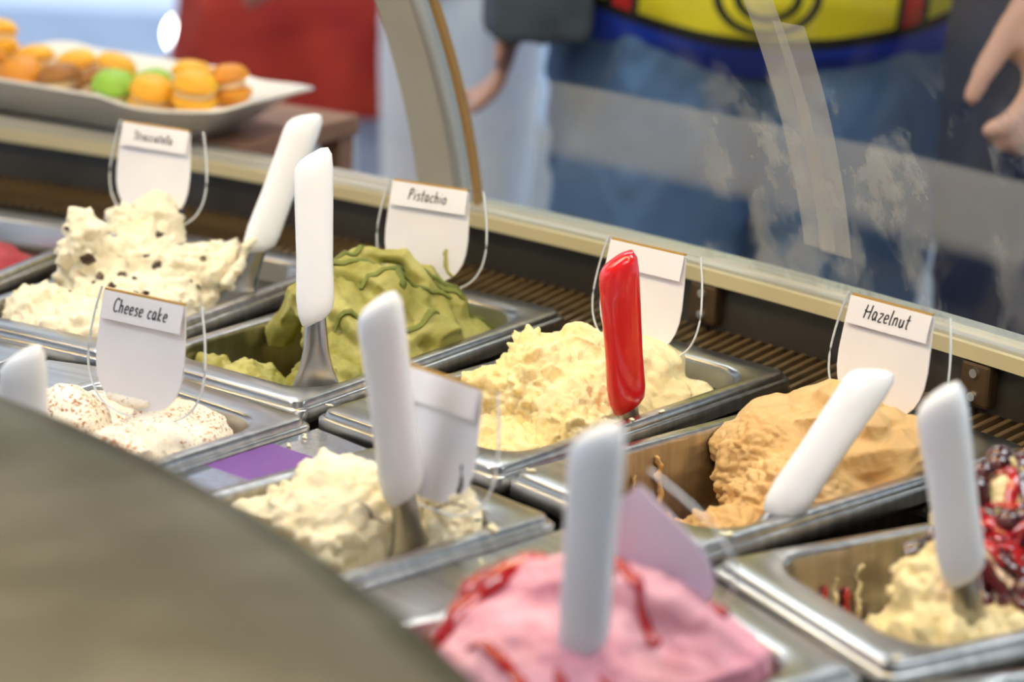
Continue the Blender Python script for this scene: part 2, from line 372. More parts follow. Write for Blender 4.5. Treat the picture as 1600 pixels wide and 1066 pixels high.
def bits(n, k, size, m, name, seed, region=None):
    rnd = random.Random(seed); e = HEAP[n][0]; done = 0
    while done < k:
        x, y = rnd.uniform(-IX, IX), rnd.uniform(-IY, IY)
        if region and not region(x, y): continue
        h = drop(n, x, y); s = size*rnd.uniform(.6, 1.4); bm = bmesh.new(); bmesh.ops.create_icosphere(bm, subdivisions=1, radius=1)
        for v in bm.verts: v.co = Vector((v.co.x*s*rnd.uniform(.6, 1.3), v.co.y*s*rnd.uniform(.6, 1.3), v.co.z*s*.6)); v.co += Vector((rnd.uniform(-.2, .2),)*3)*s
        me = bpy.data.meshes.new('m'); bm.to_mesh(me); bm.free()
        link(name, me, m, e, Matrix.Translation(h) @ Matrix.Rotation(rnd.uniform(0, 6), 4, 'Z') @ Matrix.Rotation(rnd.uniform(-.9, .9), 4, 'X')); done += 1
E_ = lambda x, y, z, a, b, c, r=0: ('e', (x, y, z), (a, b, c), r)
def fill(z, y0=-.14, y1=.14): return ('b', (0, (y0+y1)/2, (z-.11)/2), (.08, (y1-y0)/2, (z+.11)/2))
def rope(pts, r): return ('t', [(x, y, z, r*(k if i else .8)) for i, (x, y, z, k) in enumerate([p if len(p) == 4 else (*p, 1) for p in pts])])

# hazelnut: smooth folded lobes by the glass, a torn crumbly face towards the server, scraped bottom at the server end
heap('haz', [fill(-.085), E_(0, .06, -.055, .075, .085, .075), E_(-.02, .03, -.025, .052, .05, .055), E_(.02, .0, -.05, .05, .055, .065), E_(.045, .085, -.018, .040, .05, .045, .3),
  E_(-.01, .07, .0, .05, .045, .040), E_(-.045, .05, -.006, .03, .035, .03), E_(-.060, .022, -.012, .018, .02, .018), E_(.02, -.06, -.062, .052, .045, .045), E_(.035, -.10, -.078, .035, .03, .035), E_(-.04, -.065, -.075, .03, .035, .035), E_(.05, -.03, -.06, .03, .04, .05), E_(-.02, -.10, -.095, .05, .04, .025),
  rope([(.03, .03, .0), (.055, .06, .008), (.05, .11, -.004)], .019), rope([(-.05, .08, .008), (.0, .055, .032), (.04, .05, .022)], .015), rope([(.06, .03, -.03), (.065, .08, -.02), (.06, .13, -.03)], .017),
  rope([(.055, -.01, -.035), (.066, .04, -.035), (.066, .09, -.04)], .015), rope([(-.03, .02, .012), (.01, .03, .025), (.035, .075, .02)], .012), E_(-.06, -.115, -.08, .018, .013, .045), E_(-.045, -.128, -.08, .016, .012, .04)],
  'ic_hazel', 'tan hazelnut ice cream heaped against the glass end of its pan', rough(.004, 14, .011, 120, lambda c: max(.05, min(1, (.03-c.y)/.05)), 1), .0019, 1)
# cream (red spatula)
heap('cream', [fill(-.07), E_(0, .05, -.045, .072, .085, .07), E_(-.03, .01, -.015, .045, .05, .05), E_(-.047, .012, .014, .020, .022, .024), E_(.02, .02, -.035, .05, .07, .06), E_(.01, .06, .0, .045, .04, .035), E_(.05, .08, -.035, .03, .05, .04),
  E_(-.01, -.06, -.055, .06, .055, .04), E_(-.055, -.03, -.01, .018, .03, .022), E_(-.06, -.08, -.04, .016, .03, .03), rope([(-.06, .02, .012), (-.02, .04, .026), (.03, .045, .02)], .015), rope([(.03, .02, .0), (.055, .07, -.008), (.055, .12, -.035)], .015), rope([(-.04, .05, .01), (.0, .075, .022), (.035, .08, .01)], .014)],
  'ic_vanilla', 'pale yellow cream ice cream piled behind the red spatula', rough(.005, 16, .011, 95, lambda c: max(.2, min(1, (.06-c.y)/.05)), 2), .0022)
# pistachio with darker ribbons folded in
heap('pist', [fill(-.055), E_(0, .05, -.045, .072, .085, .07), E_(-.01, .03, -.005, .05, .05, .042), E_(.03, -.06, -.045, .045, .04, .05), E_(-.03, -.09, -.055, .04, .04, .045), E_(-.06, -.1, -.045, .018, .03, .04), E_(.05, .06, -.03, .03, .06, .04), E_(.0, -.12, -.05, .05, .02, .04),
  rope([(-.06, -.02, -.01), (-.03, -.03, .028), (.01, -.02, .028), (.045, .0, .0)], .018), rope([(-.06, .03, .0), (-.02, .01, .042), (.02, .01, .038), (.06, .03, .0)], .019),
  rope([(-.05, .07, .008), (.0, .055, .036), (.045, .065, .015)], .017), rope([(.02, -.05, .0), (.05, -.03, -.012), (.066, .01, -.02)], .017), rope([(.055, .06, -.01), (.066, .09, -.02), (.06, .12, -.04)], .016), rope([(.0, -.05, .008), (.03, -.02, .022), (.04, .03, .028)], .013), rope([(-.02, -.04, .02), (-.05, .0, .025), (-.03, .05, .035)], .012), rope([(.02, -.03, .02), (.055, -.005, .005), (.05, .045, .015), (.02, .06, .04)], .010), rope([(-.02, .02, .056), (.015, .04, .056), (.05, .05, .02), (.068, .04, -.02)], .009), rope([(-.05, -.01, .03), (-.01, -.035, .045), (.03, -.04, .02), (.06, -.03, -.02)], .009)],
  'ic_pist', 'green pistachio ice cream folded in a tall heap', rough(.005, 26, .007, 80, lambda c: max(.2, min(1, (-.03-c.y)/.03)), 3), .0022)
for pts, r in (([(-.05, .01), (-.02, .0), (.01, .02), (.04, .01)], .0035), ([(-.055, .06), (-.02, .045), (.02, .05), (.055, .07)], .0035), ([(-.03, .09), (.01, .07), (.05, .09)], .003), ([(.0, -.02), (.03, .02), (.05, .06)], .003),
               ([(-.04, -.01), (-.015, .02), (-.03, .05), (.0, .09)], .003), ([(.02, -.05), (.05, -.01), (.06, .03)], .003), ([(.03, .05), (.055, .1), (.05, .12)], .003)):
    drape('pist', pts, r, 'ic_pist_dark', 'pistachio_ribbon', .05, .5, .7, .05)
# cheese cake: soft white pillows dusted with cocoa
rnd = random.Random(11); pr = [fill(-.02)]
for i in range(17):
    pr.append(E_(rnd.uniform(-.06, .06), -.13 + i*.0165, rnd.uniform(-.018, -.004), rnd.uniform(.022, .034), rnd.uniform(.018, .03), rnd.uniform(.018, .028), rnd.uniform(-1, 1)))
pr += [E_(.03, .09, -.012, .04, .045, .026), E_(-.03, .05, -.008, .035, .03, .028), E_(.045, .03, -.008, .03, .035, .026)]
heap('chee', pr, 'ic_cheese', 'soft white cheese cake ice cream dusted with brown cocoa', rough(.004, 30, .003, 90, None, 4))
# white ice cream, scooped to a block
heap('whit', [fill(-.095), ('b', (-.024, .078, -.058), (.042, .050, .055), .08), E_(-.024, .08, -.006, .044, .056, .020), E_(-.03, .095, .006, .034, .036, .013), E_(.045, .118, -.025, .024, .022, .040), E_(.03, .128, -.01, .03, .016, .035), E_(.058, .128, -.05, .014, .012, .026), E_(-.02, .02, -.07, .045, .03, .035), E_(.0, .05, -.075, .05, .04, .03)],
  'ic_white', 'off-white ice cream scooped to a steep block, chocolate lines on top', rough(.004, 18, .009, 80, None, 5), .0022)
for pts in ([(.02, .06), (.035, .085), (.05, .1)], [(.01, .07), (.03, .1), (.045, .12)], [(.03, .05), (.05, .075), (.06, .09)], [(.04, .105), (.055, .12), (.062, .13)]):
    drape('whit', pts, .0011, 'choc', 'chocolate_line', .2)
# stracciatella
heap('strac', [fill(-.045), E_(-.01, .0, -.03, .068, .09, .055), E_(-.02, .02, .01, .045, .045, .04), E_(-.035, .045, .035, .034, .03, .03), E_(-.055, -.02, .02, .022, .026, .045), E_(.03, .05, .0, .035, .035, .04), E_(.0, -.09, -.025, .068, .05, .035), E_(-.05, -.08, -.02, .025, .04, .035), E_(-.06, .04, .03, .016, .02, .03)],
  'ic_strac', 'chocolate flecked white ice cream in a ragged tall heap', rough(.007, 22, .012, 75, None, 6), .0024, 3)
bits('strac', 46, .0045, 'choc', 'chocolate_flake', 5, lambda x, y: y > -.06)
# cherry swirl
heap('cher', [fill(-.085), E_(0, -.03, -.065, .07, .09, .055), E_(-.01, -.035, -.025, .042, .05, .048), E_(.02, -.075, -.055, .048, .032, .05), E_(-.03, .03, .0, .05, .065, .06), E_(.03, .06, -.01, .045, .07, .055), E_(-.04, -.005, .015, .03, .03, .035), E_(.0, .09, .02, .06, .05, .04),
  E_(.045, -.03, -.04, .03, .05, .05), rope([(-.05, .0, .03), (-.01, .03, .05), (.04, .03, .035)], .018), rope([(-.05, .05, .04), (.0, .07, .06), (.05, .08, .03)], .018)],
  'ic_cherry', 'pale cherry swirl ice cream with dark glossy sauce', rough(.005, 18, .012, 70, lambda c: max(.2, min(1, (.0-c.y)/.04)), 7), .0022)
rnd = random.Random(3)
for i in range(40):
    x0 = rnd.uniform(-.065, .04); y0 = rnd.uniform(-.045, .07) - (.02 if x0 < -.02 else 0); pts = [(x0, y0)]
    for k in range(3): pts.append((min(.068, pts[-1][0] + rnd.uniform(.005, .03)), max(-.045, min(.13, pts[-1][1] + rnd.uniform(-.02, .03)))))
    drape('cher', pts, rnd.uniform(.003, .0075), 'sauce_dark' if i % 5 else 'sauce_red', 'cherry_sauce', .2, .5, .5, .02)
for i in range(16):
    x, y = rnd.uniform(-.06, .06), rnd.uniform(-.045, .1); h = drop('cher', x, y); r = rnd.uniform(.008, .011)
    me = blobmesh([('e', (0, 0, 0), (r, r, r*.9))], .0015, 3); link('cherry', me, 'sauce_dark', HEAP['cher'][0], Matrix.Translation(h + Vector((0, 0, r*.4))))
# pink
heap('pink', [fill(-.06), E_(.0, .03, -.025, .068, .09, .06), E_(-.02, .015, -.010, .045, .045, .045), E_(.0, .06, .003, .05, .055, .040), E_(.045, .09, -.012, .028, .036, .038), E_(.025, -.08, -.07, .045, .045, .045), E_(-.03, .06, .005, .04, .04, .035),
  rope([(-.045, .01, .022), (.0, .04, .040), (.03, .08, .028), (.055, .11, .002)], .02), rope([(-.01, -.01, .0), (.03, .035, -.008), (.058, .07, -.004), (.06, .10, -.004)], .02), rope([(-.03, -.035, -.012), (.01, -.025, .004), (.05, .0, -.012), (.066, .05, -.026)], .018), rope([(.03, -.07, -.035), (.06, -.02, -.04)], .016)],
  'ic_pink', 'pink berry ice cream in smooth folds with red syrup', rough(.004, 26, .003, 70, None, 8))
for pts, r in (([(-.055, -.04), (-.05, .0), (-.045, .05), (-.05, .09)], .011), ([(-.04, -.03), (-.035, .02), (-.03, .05)], .009), ([(.0, .05), (.02, .055), (.045, .06)], .0045), ([(-.01, .085), (.02, .095), (.05, .1)], .0055), ([(-.02, .07), (.0, .075), (.025, .08)], .004),
               ([(.0, -.03), (.03, -.02), (.05, -.02)], .0045), ([(.01, -.06), (.04, -.05)], .004), ([(.05, .02), (.06, .03)], .004), ([(.04, .0), (.06, .0)], .0035), ([(-.06, .0), (-.055, .03), (-.05, .06)], .010), ([(-.045, -.02), (-.045, .01), (-.03, .03)], .008), ([(.01, .105), (.03, .115), (.05, .12)], .004), ([(-.02, .04), (.005, .045), (.02, .05)], .0035)):
    drape('pink', pts, r, 'sauce_red', 'red_syrup', .05, .6, .45, .02)
heap('far', [fill(-.05), E_(0, .05, -.05, .07, .08, .05)], 'ic_red', 'dark red ice cream in the pan at the far left edge', rough(.004, 20, .004, 60, None, 9), .004)
heap('left', [fill(-.05), E_(0, .0, -.05, .07, .12, .04)], 'ic_white', 'pale ice cream low in the pan at the left edge', rough(.004, 20, .004, 60, None, 10), .004)
heap('right', [fill(-.05), E_(0, .06, -.06, .07, .08, .04)], 'ic_vanilla', 'pale ice cream low in the bottom right pan', rough(.004, 20, .004, 60, None, 12), .004)
# smears left on the pan walls
def smear(n, m, specs, seed):
    rnd = random.Random(seed)
    for side, a, z0, z1, w in specs:
        P = []
        for i in range(7):
            t = i/6; z = z0 + (z1-z0)*t; k = min(1, max(0, (-.006-z)/.106)); off = .0075*k + .0015; j = rnd.uniform(-.003, .003)
            if side == 'f': P.append((-IX + off, a + j, z, w*rnd.uniform(.5, 1.2)))
            elif side == 's': P.append((a + j, -IY + off, z, w*rnd.uniform(.5, 1.2)))
            else: P.append((a + j, IY - off, z, w*rnd.uniform(.5, 1.2)))
        P = [(*q[:3], q[3]*.5) for q in P]
        link('smear', blobmesh([('t', P)], .0013, 1, rough(.002, 120, .002, 260, None, seed)), m, HEAP[n][0])
smear('haz', 'ic_hazel', [('f', -.11, -.05, -.012, .006), ('f', -.095, -.07, -.03, .008), ('f', -.07, -.06, -.02, .005), ('f', -.045, -.05, -.012, .006), ('f', -.125, -.035, -.01, .004)], 1)
smear('cher', 'sauce_red', [('f', -.115, -.06, -.02, .0035), ('f', -.095, -.07, -.025, .005), ('f', -.08, -.08, -.03, .006)], 2)
smear('cher', 'ic_cherry', [('f', -.105, -.07, -.03, .005), ('f', -.088, -.06, -.02, .004), ('f', -.07, -.05, -.015, .005), ('f', -.125, -.075, -.04, .005)], 3)
smear('cream', 'ic_vanilla', [('f', -.11, -.06, -.02, .004), ('s', -.045, -.03, -.008, .005), ('s', -.03, -.04, -.012, .004)], 4)
smear('whit', 'choc', [('f', -.05, -.03, -.012, .0018), ('f', -.06, -.035, -.014, .0015), ('f', -.035, -.04, -.008, .003)], 5)
smear('pink', 'ic_red', [('f', -.03, -.05, -.02, .008), ('f', .0, -.05, -.02, .008)], 6)
# ------------------------------------------------------------------ display case
case = empty('display_case', loc=(0, 0, 0)); tag(case, 'curved ice cream display case with steel pan well and bent glass front', 'display case')
RI, RO = .905, 1.70
link('well_floor', sweep([(RI, -.17), (RO-.02, -.17), (RO-.02, -.16), (RI, -.16)], 5, 85, 60, CC), 'tub', case)
link('well_wall', sweep([(RI-.01, -.17), (RI, -.17), (RI, -.02), (RI-.01, -.02)], 5, 85, 60, CC), 'steel', case)
for rr in (.915, 1.262, 1.652):
    link('support_rail', sweep([(rr, -.03), (rr+.018, -.03), (rr+.018, -.019), (rr, -.019)], 5, 85, 60, CC), 'tub', case)
A0, A1 = 12, 66
link('rail', sweep([(RR-.004, .038), (RR+.030, .038), (RR+.030, .050), (RR+.026, .054), (RR+.010, .054), (RR+.006, .050), (RR-.004, .050)], A0, A1, 90), 'alu', case)
link('rail_lip', sweep([(RR-.010, .036), (RR-.002, .036), (RR-.002, .0475), (RR-.010, .0475)], A0, A1, 90), 'cream_paint', case)
link('back_panel', sweep([(RR+.002, -.004), (RR+.010, -.004), (RR+.010, .038), (RR+.002, .038)], A0, A1, 90), 'panel', case)
link('outer_cladding', sweep([(RR+.010, ZF+.02), (RR+.034, ZF+.02), (RR+.034, .0375), (RR+.010, .0375)], A0, A1, 60), 'clad', case)
link('ledge', sweep([(RR-.16, -.022), (RR+.002, -.016), (RR+.002, -.020), (RR-.16, -.026)], A0, A1, 90), 'panel', case)
sl = box(-.0022, .0022, -.030, .030, -.003, .003, .0008); sl.materials.append(MT['slat'])
k = 0; a = 21.0
while a < 55:
    p = pol(C2, RR-.026, a, -.010); o = link('vent_slat', sl, None, case, Matrix.Translation(p) @ Matrix.Rotation(-R(a), 4, 'Z') @ Matrix.Rotation(R(8), 4, 'X')); a += .26; k += 1
for a_, nm in ((42.6, 0), (48.95, 1)):
    p = pol(C2, RR-.003, a_, .018); mw = Matrix.Translation(p) @ Matrix.Rotation(-R(a_), 4, 'Z')
    br = link('glass_clamp', box(-.014, .014, -.006, .006, -.017, .017, .003), 'bracket', case, mw)
    for z in (-.009, .009):
        bm = bmesh.new(); bmesh.ops.create_cone(bm, cap_ends=True, segments=16, radius1=.0045, radius2=.0035, depth=.003); me = bpy.data.meshes.new('m'); bm.to_mesh(me); bm.free()
        link('screw', me, 'screw', br, Matrix.Translation((0, -.007, z)) @ Matrix.Rotation(R(90), 4, 'X'))
# steel filler strips between front pans
def quad_strip(a, b, m, label=None):
    A, B = pmw(a), pmw(b); hx, hy = PW/2, PL/2
    P = [A @ Vector((hx+.001, -hy, 0)), A @ Vector((hx+.001, hy-.002, 0)), B @ Vector((-hx-.001, hy-.002, 0)), B @ Vector((-hx-.001, -hy, 0))]
    inv = A.inverted(); P = [inv @ p for p in P]; V = [Vector((p.x, p.y, -.008)) for p in P] + [Vector((p.x, p.y, -.011)) for p in P]
    o = link('filler_strip', mesh(V, [(0,1,2,3), (7,6,5,4), (0,4,5,1), (1,5,6,2), (2,6,7,3), (3,7,4,0)]), m, case, A)
    if label: o['label'] = label
quad_strip('left', 'chee', 'steel'); quad_strip('chee', 'whit', 'steel_reflection', 'steel strip with painted purple reflections'); quad_strip('whit', 'pink', 'steel')
# worktop on the server side, rounded front edge
link('worktop', sweep([(.60, .060), (1.066, .060), (1.083, .066), (1.092, .078), (1.090, .092), (1.081, .100), (1.06, .103), (.60, .103)], 12, 100, 90, Vector((-.981, .4216))), 'steel_worn', case)
link('inner_cladding', sweep([(.88, ZF+.02), (.895, ZF+.02), (.895, .06), (.88, .06)], 20, 100, 60, CC), 'steel_worn', case)
# glass: bends back over the pans
def gr(h): return RR + .012 - .2*h - .95*h*h
def gprofile(t0, t1, h1=.54, n=26):
    a = [(gr(h1*i/n) + t1, .046 + h1*i/n) for i in range(n+1)]; b = [(gr(h1*i/n) + t0, .046 + h1*i/n) for i in range(n, -1, -1)]; return a + b
link('glass_panel', sweep(gprofile(-.003, .003), 36.25, A1, 60), 'glass', case)['label'] = 'clear bent glass with misty smears and a painted reflection band'
link('glass_post', sweep(gprofile(-.014, .012), 35.15, 36.1, 4), 'alu', case)
link('glass_seal', sweep(gprofile(-.004, .004), 36.42, 36.55, 2), 'seal', case)
rt = gr(.54)
link('lamp_channel', sweep([(rt-.10, .61), (rt+.02, .61), (rt+.02, .585), (rt+.012, .585), (rt+.012, .602), (rt-.092, .602), (rt-.092, .585), (rt-.10, .585)], A0+4, A1-4, 60), 'alu', case)
link('light_tube', sweep([(rt-.04+.012*math.cos(R(i*45)), .588+.010*math.sin(R(i*45))) for i in range(8)], A0+6, A1-6, 50), 'lampwarm', case)
# two translucent pale strips along the inside of the glass
def pale_strip(a0, a1, h0, h1, w, off):
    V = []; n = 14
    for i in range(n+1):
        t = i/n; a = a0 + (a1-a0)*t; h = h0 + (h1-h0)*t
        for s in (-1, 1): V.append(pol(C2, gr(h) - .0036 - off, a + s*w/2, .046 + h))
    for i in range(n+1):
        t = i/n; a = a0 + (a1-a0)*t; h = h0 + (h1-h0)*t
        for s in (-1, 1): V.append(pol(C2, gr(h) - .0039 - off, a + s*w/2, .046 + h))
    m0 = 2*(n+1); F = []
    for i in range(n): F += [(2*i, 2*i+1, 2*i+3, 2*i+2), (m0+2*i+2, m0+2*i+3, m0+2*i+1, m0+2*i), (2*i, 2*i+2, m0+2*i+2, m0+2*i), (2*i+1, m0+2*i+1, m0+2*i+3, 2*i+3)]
    return link('pale_glass_strip', mesh(V, F), 'pale_strip', case)
pale_strip(45.15, 45.05, .040, .30, .72, 0); pale_strip(45.52, 45.62, .038, .225, .72, .0004)

# ------------------------------------------------------------------ labels
GL = {
 'C': (.8, [[(.75,1.5),(.45,1.75),(.12,1.3),(.08,.5),(.35,.02),(.75,.2)]]), 'h': (.75, [[(.1,1.7),(.1,0)],[(.1,.6),(.3,.95),(.5,.8),(.52,0)]]),
 'e': (.68, [[(.08,.5),(.5,.6),(.45,.95),(.2,.95),(.06,.5),(.2,.05),(.55,.15)]]), 's': (.6, [[(.5,.85),(.25,1),(.1,.75),(.4,.45),(.4,.1),(.08,.05)]]),
 'c': (.62, [[(.5,.85),(.25,1),(.06,.5),(.2,.05),(.52,.12)]]), 'a': (.75, [[(.5,.9),(.2,1),(.06,.45),(.25,.02),(.5,.5),(.5,.9)],[(.5,.9),(.52,.2),(.65,.02)]]),
 'k': (.72, [[(.1,1.7),(.1,0)],[(.52,.95),(.12,.45),(.55,0)]]), ' ': (.5, []), 'H': (1.0, [[(.12,1.6),(.05,0)],[(.8,1.65),(.7,0)],[(-.1,.95),(.3,.8),(.75,.9)]]),
 'z': (.65, [[(.06,.95),(.5,.95),(.08,.05),(.55,.05)]]), 'l': (.35, [[(.15,1.7),(.1,.2),(.25,0)]]), 'n': (.75, [[(.1,.95),(.1,0)],[(.1,.6),(.3,.95),(.5,.8),(.52,.05)]]),
 'u': (.75, [[(.08,.95),(.1,.2),(.3,.02),(.5,.4),(.52,.95)],[(.52,.95),(.55,.05)]]), 't': (.55, [[(.25,1.6),(.2,.2),(.4,.02)],[(.0,1.0),(.5,1.05)]]),
 'P': (.8, [[(.15,1.6),(.1,0)],[(.1,1.5),(.5,1.65),(.6,1.2),(.4,.85),(.12,.8)]]), 'i': (.35, [[(.12,.95),(.12,.05)],[(.13,1.35),(.15,1.42)]]),
 'o': (.7, [[(.3,1),(.06,.6),(.2,.05),(.5,.2),(.52,.75),(.3,1)]]), 'S': (.75, [[(.65,1.4),(.4,1.7),(.12,1.35),(.55,.75),(.5,.15),(.08,.15)]]), 'r': (.55, [[(.1,.95),(.1,0)],[(.1,.6),(.25,.92),(.5,.9)]]),
}
def write(text, h, cx, cz, parent, y, slant=.12):
    w = sum(GL[c][0]+.1 for c in text); x = -w/2; V = []; F = []; th = .085
    for ch in text:
        adv, st = GL[ch]
        for s in st:
            P = [p.to_2d() for p in spline([Vector((a, b, 0)) for a, b in s], 5)] if len(s) > 2 else [Vector(p) for p in s]
            b0 = len(V)
            for i, p in enumerate(P):
                t = P[min(i+1, len(P)-1)] - P[max(i-1, 0)]; t = t.normalized() if t.length > 1e-6 else Vector((0, 1)); nn = Vector((-t.y, t.x))*th
                for q, yy in ((p+nn, 0), (p-nn, 0), (p+nn, .0002), (p-nn, .0002)):
                    V.append(((x + q.x + slant*q.y)*h + cx, y + yy, q.y*h + cz))
            for i in range(len(P)-1):
                k = b0 + 4*i; F += [(k, k+1, k+5, k+4), (k+6, k+7, k+3, k+2), (k, k+4, k+6, k+2), (k+1, k+3, k+7, k+5)]
        x += adv + .1
    return link('handwriting', mesh(V, F), 'ink', parent)
def ushape(wt, wm, h, top, n=14):
    """U outline: straight top of width wt, bulging to wm, round bottom (half outline mirrored)"""
    pts = []
    for i in range(n+1):
        a = R(180 + 180*i/n); pts.append((wm/2*math.copysign(abs(math.cos(a))**.72, math.cos(a)), h*.52 + h*.52*math.copysign(abs(math.sin(a))**.8, math.sin(a))))
    return [(-wt/2, top)] + [(-(wt*.35+wm*.65)/2, h*.78)] + pts + [((wt*.35+wm*.65)/2, h*.78)] + [(wt/2, top)]
def slab(pts, y0, y1):
    n = len(pts); V = [(x, y0, z) for x, z in pts] + [(x, y1, z) for x, z in pts]
    return mesh(V, [tuple(range(n)), tuple(range(2*n-1, n-1, -1))] + [(i, (i+1) % n, n+(i+1) % n, n+i) for i in range(n)])
def holder(n, x, y, z, yaw, lean, label, text=None, w=1.0, card='card', roll=0, group='label holders standing in the ice cream'):
    mw = pmw(n) @ Matrix.Translation((x, y, z)) @ Matrix.Rotation(R(yaw), 4, 'Z') @ Matrix.Rotation(R(lean), 4, 'X') @ Matrix.Rotation(R(roll), 4, 'Y') @ Matrix.Diagonal((w, 1, w, 1))
    e = empty('label_holder', mw); tag(e, label, 'label holder', group)
    out = ushape(.086, .101, .084, .086); link('clear_plate', slab(out, 0, .0022), 'acrylic', e)
    rim = [Vector((px*.997, .0011, pz)) for px, pz in out]; link('plate_edge', tube(spline(rim, 3), .00085, 6), 'acrylic_edge', e)
    cd = ushape(.070, .076, .074, .0835); cd = [(px - .0035, pz + .006 if i not in (0, len(cd)-1) else pz) for i, (px, pz) in enumerate(cd)]
    link('card', slab(cd, -.0016, -.0004), card, e)
    if card == 'card':
        st = slab([(-.038, -.0195), (.031, -.0195), (.031, 0), (-.038, 0)], -.0006, 0)
        s = link('name_strip', st, 'card', e, Matrix.Translation((0, -.0022, .0845)) @ Matrix.Rotation(R(-7), 4, 'X'))
        link('top_edge', box(-.0375, .0305, -.0024, .0006, .0845, .0860), 'wood_edge', e)
        if text: write(text, {9: .0056, 11: .0055}.get(len(text), .0062 if len(text) < 9 else .0046), -.004, -.0135, s, -.0009)
    LH[n] = e; return e
LH = {}
holder('haz', .011, .090, .011, 4, -8, 'label holder reading Hazelnut behind the tan ice cream', 'Hazelnut')
holder('cream', .005, .080, .010, 2.5, -8, 'label holder with blank strip behind the red spatula')
holder('pist', .0, .090, .018, 10, -8, 'label holder reading Pistachio above the green ice cream', 'Pistachio')
holder('strac', -.043, .060, .036, 2, -8, 'label holder with blurred name Stracciatella above chocolate flecked ice cream', 'Stracciatella')
holder('chee', .018, .070, .005, 9, -8, 'label holder reading Cheese cake in the cocoa dusted ice cream', 'Cheese cake')
holder('whit', .042, .100, .007, 2, -8, 'label holder with blank strip behind the central white handle')
holder('pink', .034, .100, .022, 26, 14, 'lilac white label holder tilting over the pink ice cream', None, .95, 'lilac_card', -46)

# ------------------------------------------------------------------ spatulas
def handle_mesh(Lh):
    rings = []; N = 20
    prof = [(0, .35), (.004, .72), (.010, .92), (.02, 1), (Lh*.4, .96), (Lh*.75, 1.02), (Lh-.016, 1.04), (Lh-.007, .98), (Lh-.002, .78), (Lh, .4)]
    for z, s in prof:
        t = z/Lh; ring = []
        for k in range(N):
            a = 2*math.pi*k/N; c, sn = math.cos(a), math.sin(a)
            x = .0142*s*math.copysign(abs(c)**.75, c); y = .0100*s*math.copysign(abs(sn)**.75, sn)
            sh = .55*x*max(0, (t-.80)/.20) + .55*x*max(0, (.12-t)/.12)
            ring.append(Vector((x, y, z + sh)))
        rings.append(ring)
    return loft(rings, True, True, True, 60)
def blade_mesh(flare=1.0, Lb=.11):
    rings = []; N = 16
    for z, hx, hy, dy in ((.012, .0075, .0055, 0), (-.004, .0085, .0055, 0), (-.018, .0095, .0048, 0), (-.034, .013*flare, .003, .001), (-.05, .020*flare, .0018, .003), (-.07, .026*flare, .0013, .005), (-Lb+.02, .028*flare, .0011, .006), (-Lb+.005, .026*flare, .001, .006), (-Lb, .018*flare, .0008, .006)):
        rings.append([Vector((hx*math.cos(2*math.pi*k/N), dy + hy*math.sin(2*math.pi*k/N), z)) for k in range(N)])
    return loft(rings, True, True, True, 60)
def spatula(n, base, top, m, label, Lh=.125, roll=0, flare=1.0, Lb=.10, group='spatulas standing in the ice cream'):
    """base: lower end of the handle, top: a point the handle points to (pan coordinates)"""
    b, t = Vector(base), Vector(top); z = (t-b).normalized(); ref = Vector((.7, .7, 0)); x = (ref - z*ref.dot(z)).normalized(); y = z.cross(x)
    rot = Matrix((x, y, z)).transposed().to_4x4() @ Matrix.Rotation(R(roll), 4, 'Z')
    e = empty('spatula', pmw(n) @ Matrix.Translation(b) @ rot); tag(e, label, 'spatula', group)
    link('handle', handle_mesh(Lh), m, e); link('blade', blade_mesh(flare, Lb), 'steel', e); return e
sp_s = spatula('strac', (.070, .052, .030), (.089, .101, .146), 'white_plastic', 'white spatula leaning right behind the tallest left handle, smeared neck')
spatula('pist', (.046, -.104, .037), (.024, -.084, .165), 'white_plastic', 'tall upright white spatula stuck in the green pistachio', .128)
spatula('whit', (.033, .087, .012), (.028, .065, .150), 'white_plastic', 'central white spatula leaning left in the white ice cream block', .135)
spatula('cream', (.058, .004, -.004), (.055, -.014, .116), 'red_plastic', 'red spatula standing in the pale cream ice cream', .120, 0, .45, .07)
spatula('pink', (.035, .019, .014), (.038, .020, .147), 'white_plastic', 'white spatula upright in the pink ice cream, nearest the camera', .130)
spatula('haz', (.070, -.078, -.004), (.086, -.020, .078), 'white_plastic', 'white spatula lying diagonally on the tan hazelnut ice cream', .115)
spatula('cher', (.030, -.071, .012), (.022, -.098, .133), 'white_plastic', 'white spatula upright in the cherry swirl ice cream', .122)
spatula('chee', (.075, -.075, .01), (.066, -.070, .11), 'white_plastic', 'white spatula at the left edge, mostly behind the steel worktop', .085)

link('ice_cream_smear', blobmesh([('t', [(-.006, -.006, .012, .004), (-.010, -.006, -.002, .005), (-.011, -.005, -.016, .006), (-.014, -.004, -.030, .007)])], .0016, 1, rough(.003, 90, .003, 200, None, 3)), 'ic_strac', sp_s)
for h, m, pts in ((LH['pist'], 'ic_pist', [(.016, .034, .0015), (.017, .024, .0022), (.019, .017, .0015), (.024, .014, .0012)]), (LH['whit'], 'choc', [(.024, .036, .0006), (.026, .026, .0012), (.025, .018, .0016)]),
                  (LH['whit'], 'ic_white', [(.02, .012, .003), (.028, .016, .002)]), (LH['chee'], 'ic_cheese', [(-.026, .012, .003), (-.01, .010, .004), (.006, .012, .003)]), (LH['cream'], 'ic_vanilla', [(-.01, .008, .004), (.012, .008, .004)]), (LH['haz'], 'ic_hazel', [(.006, .014, .0018), (.012, .011, .0025)])):
    link('ice_cream_smear', blobmesh([('t', [(x, -.0022, z, r) for x, z, r in pts])], .0009, 1, rough(.001, 120, .001, 300, None, 5)), m, h)
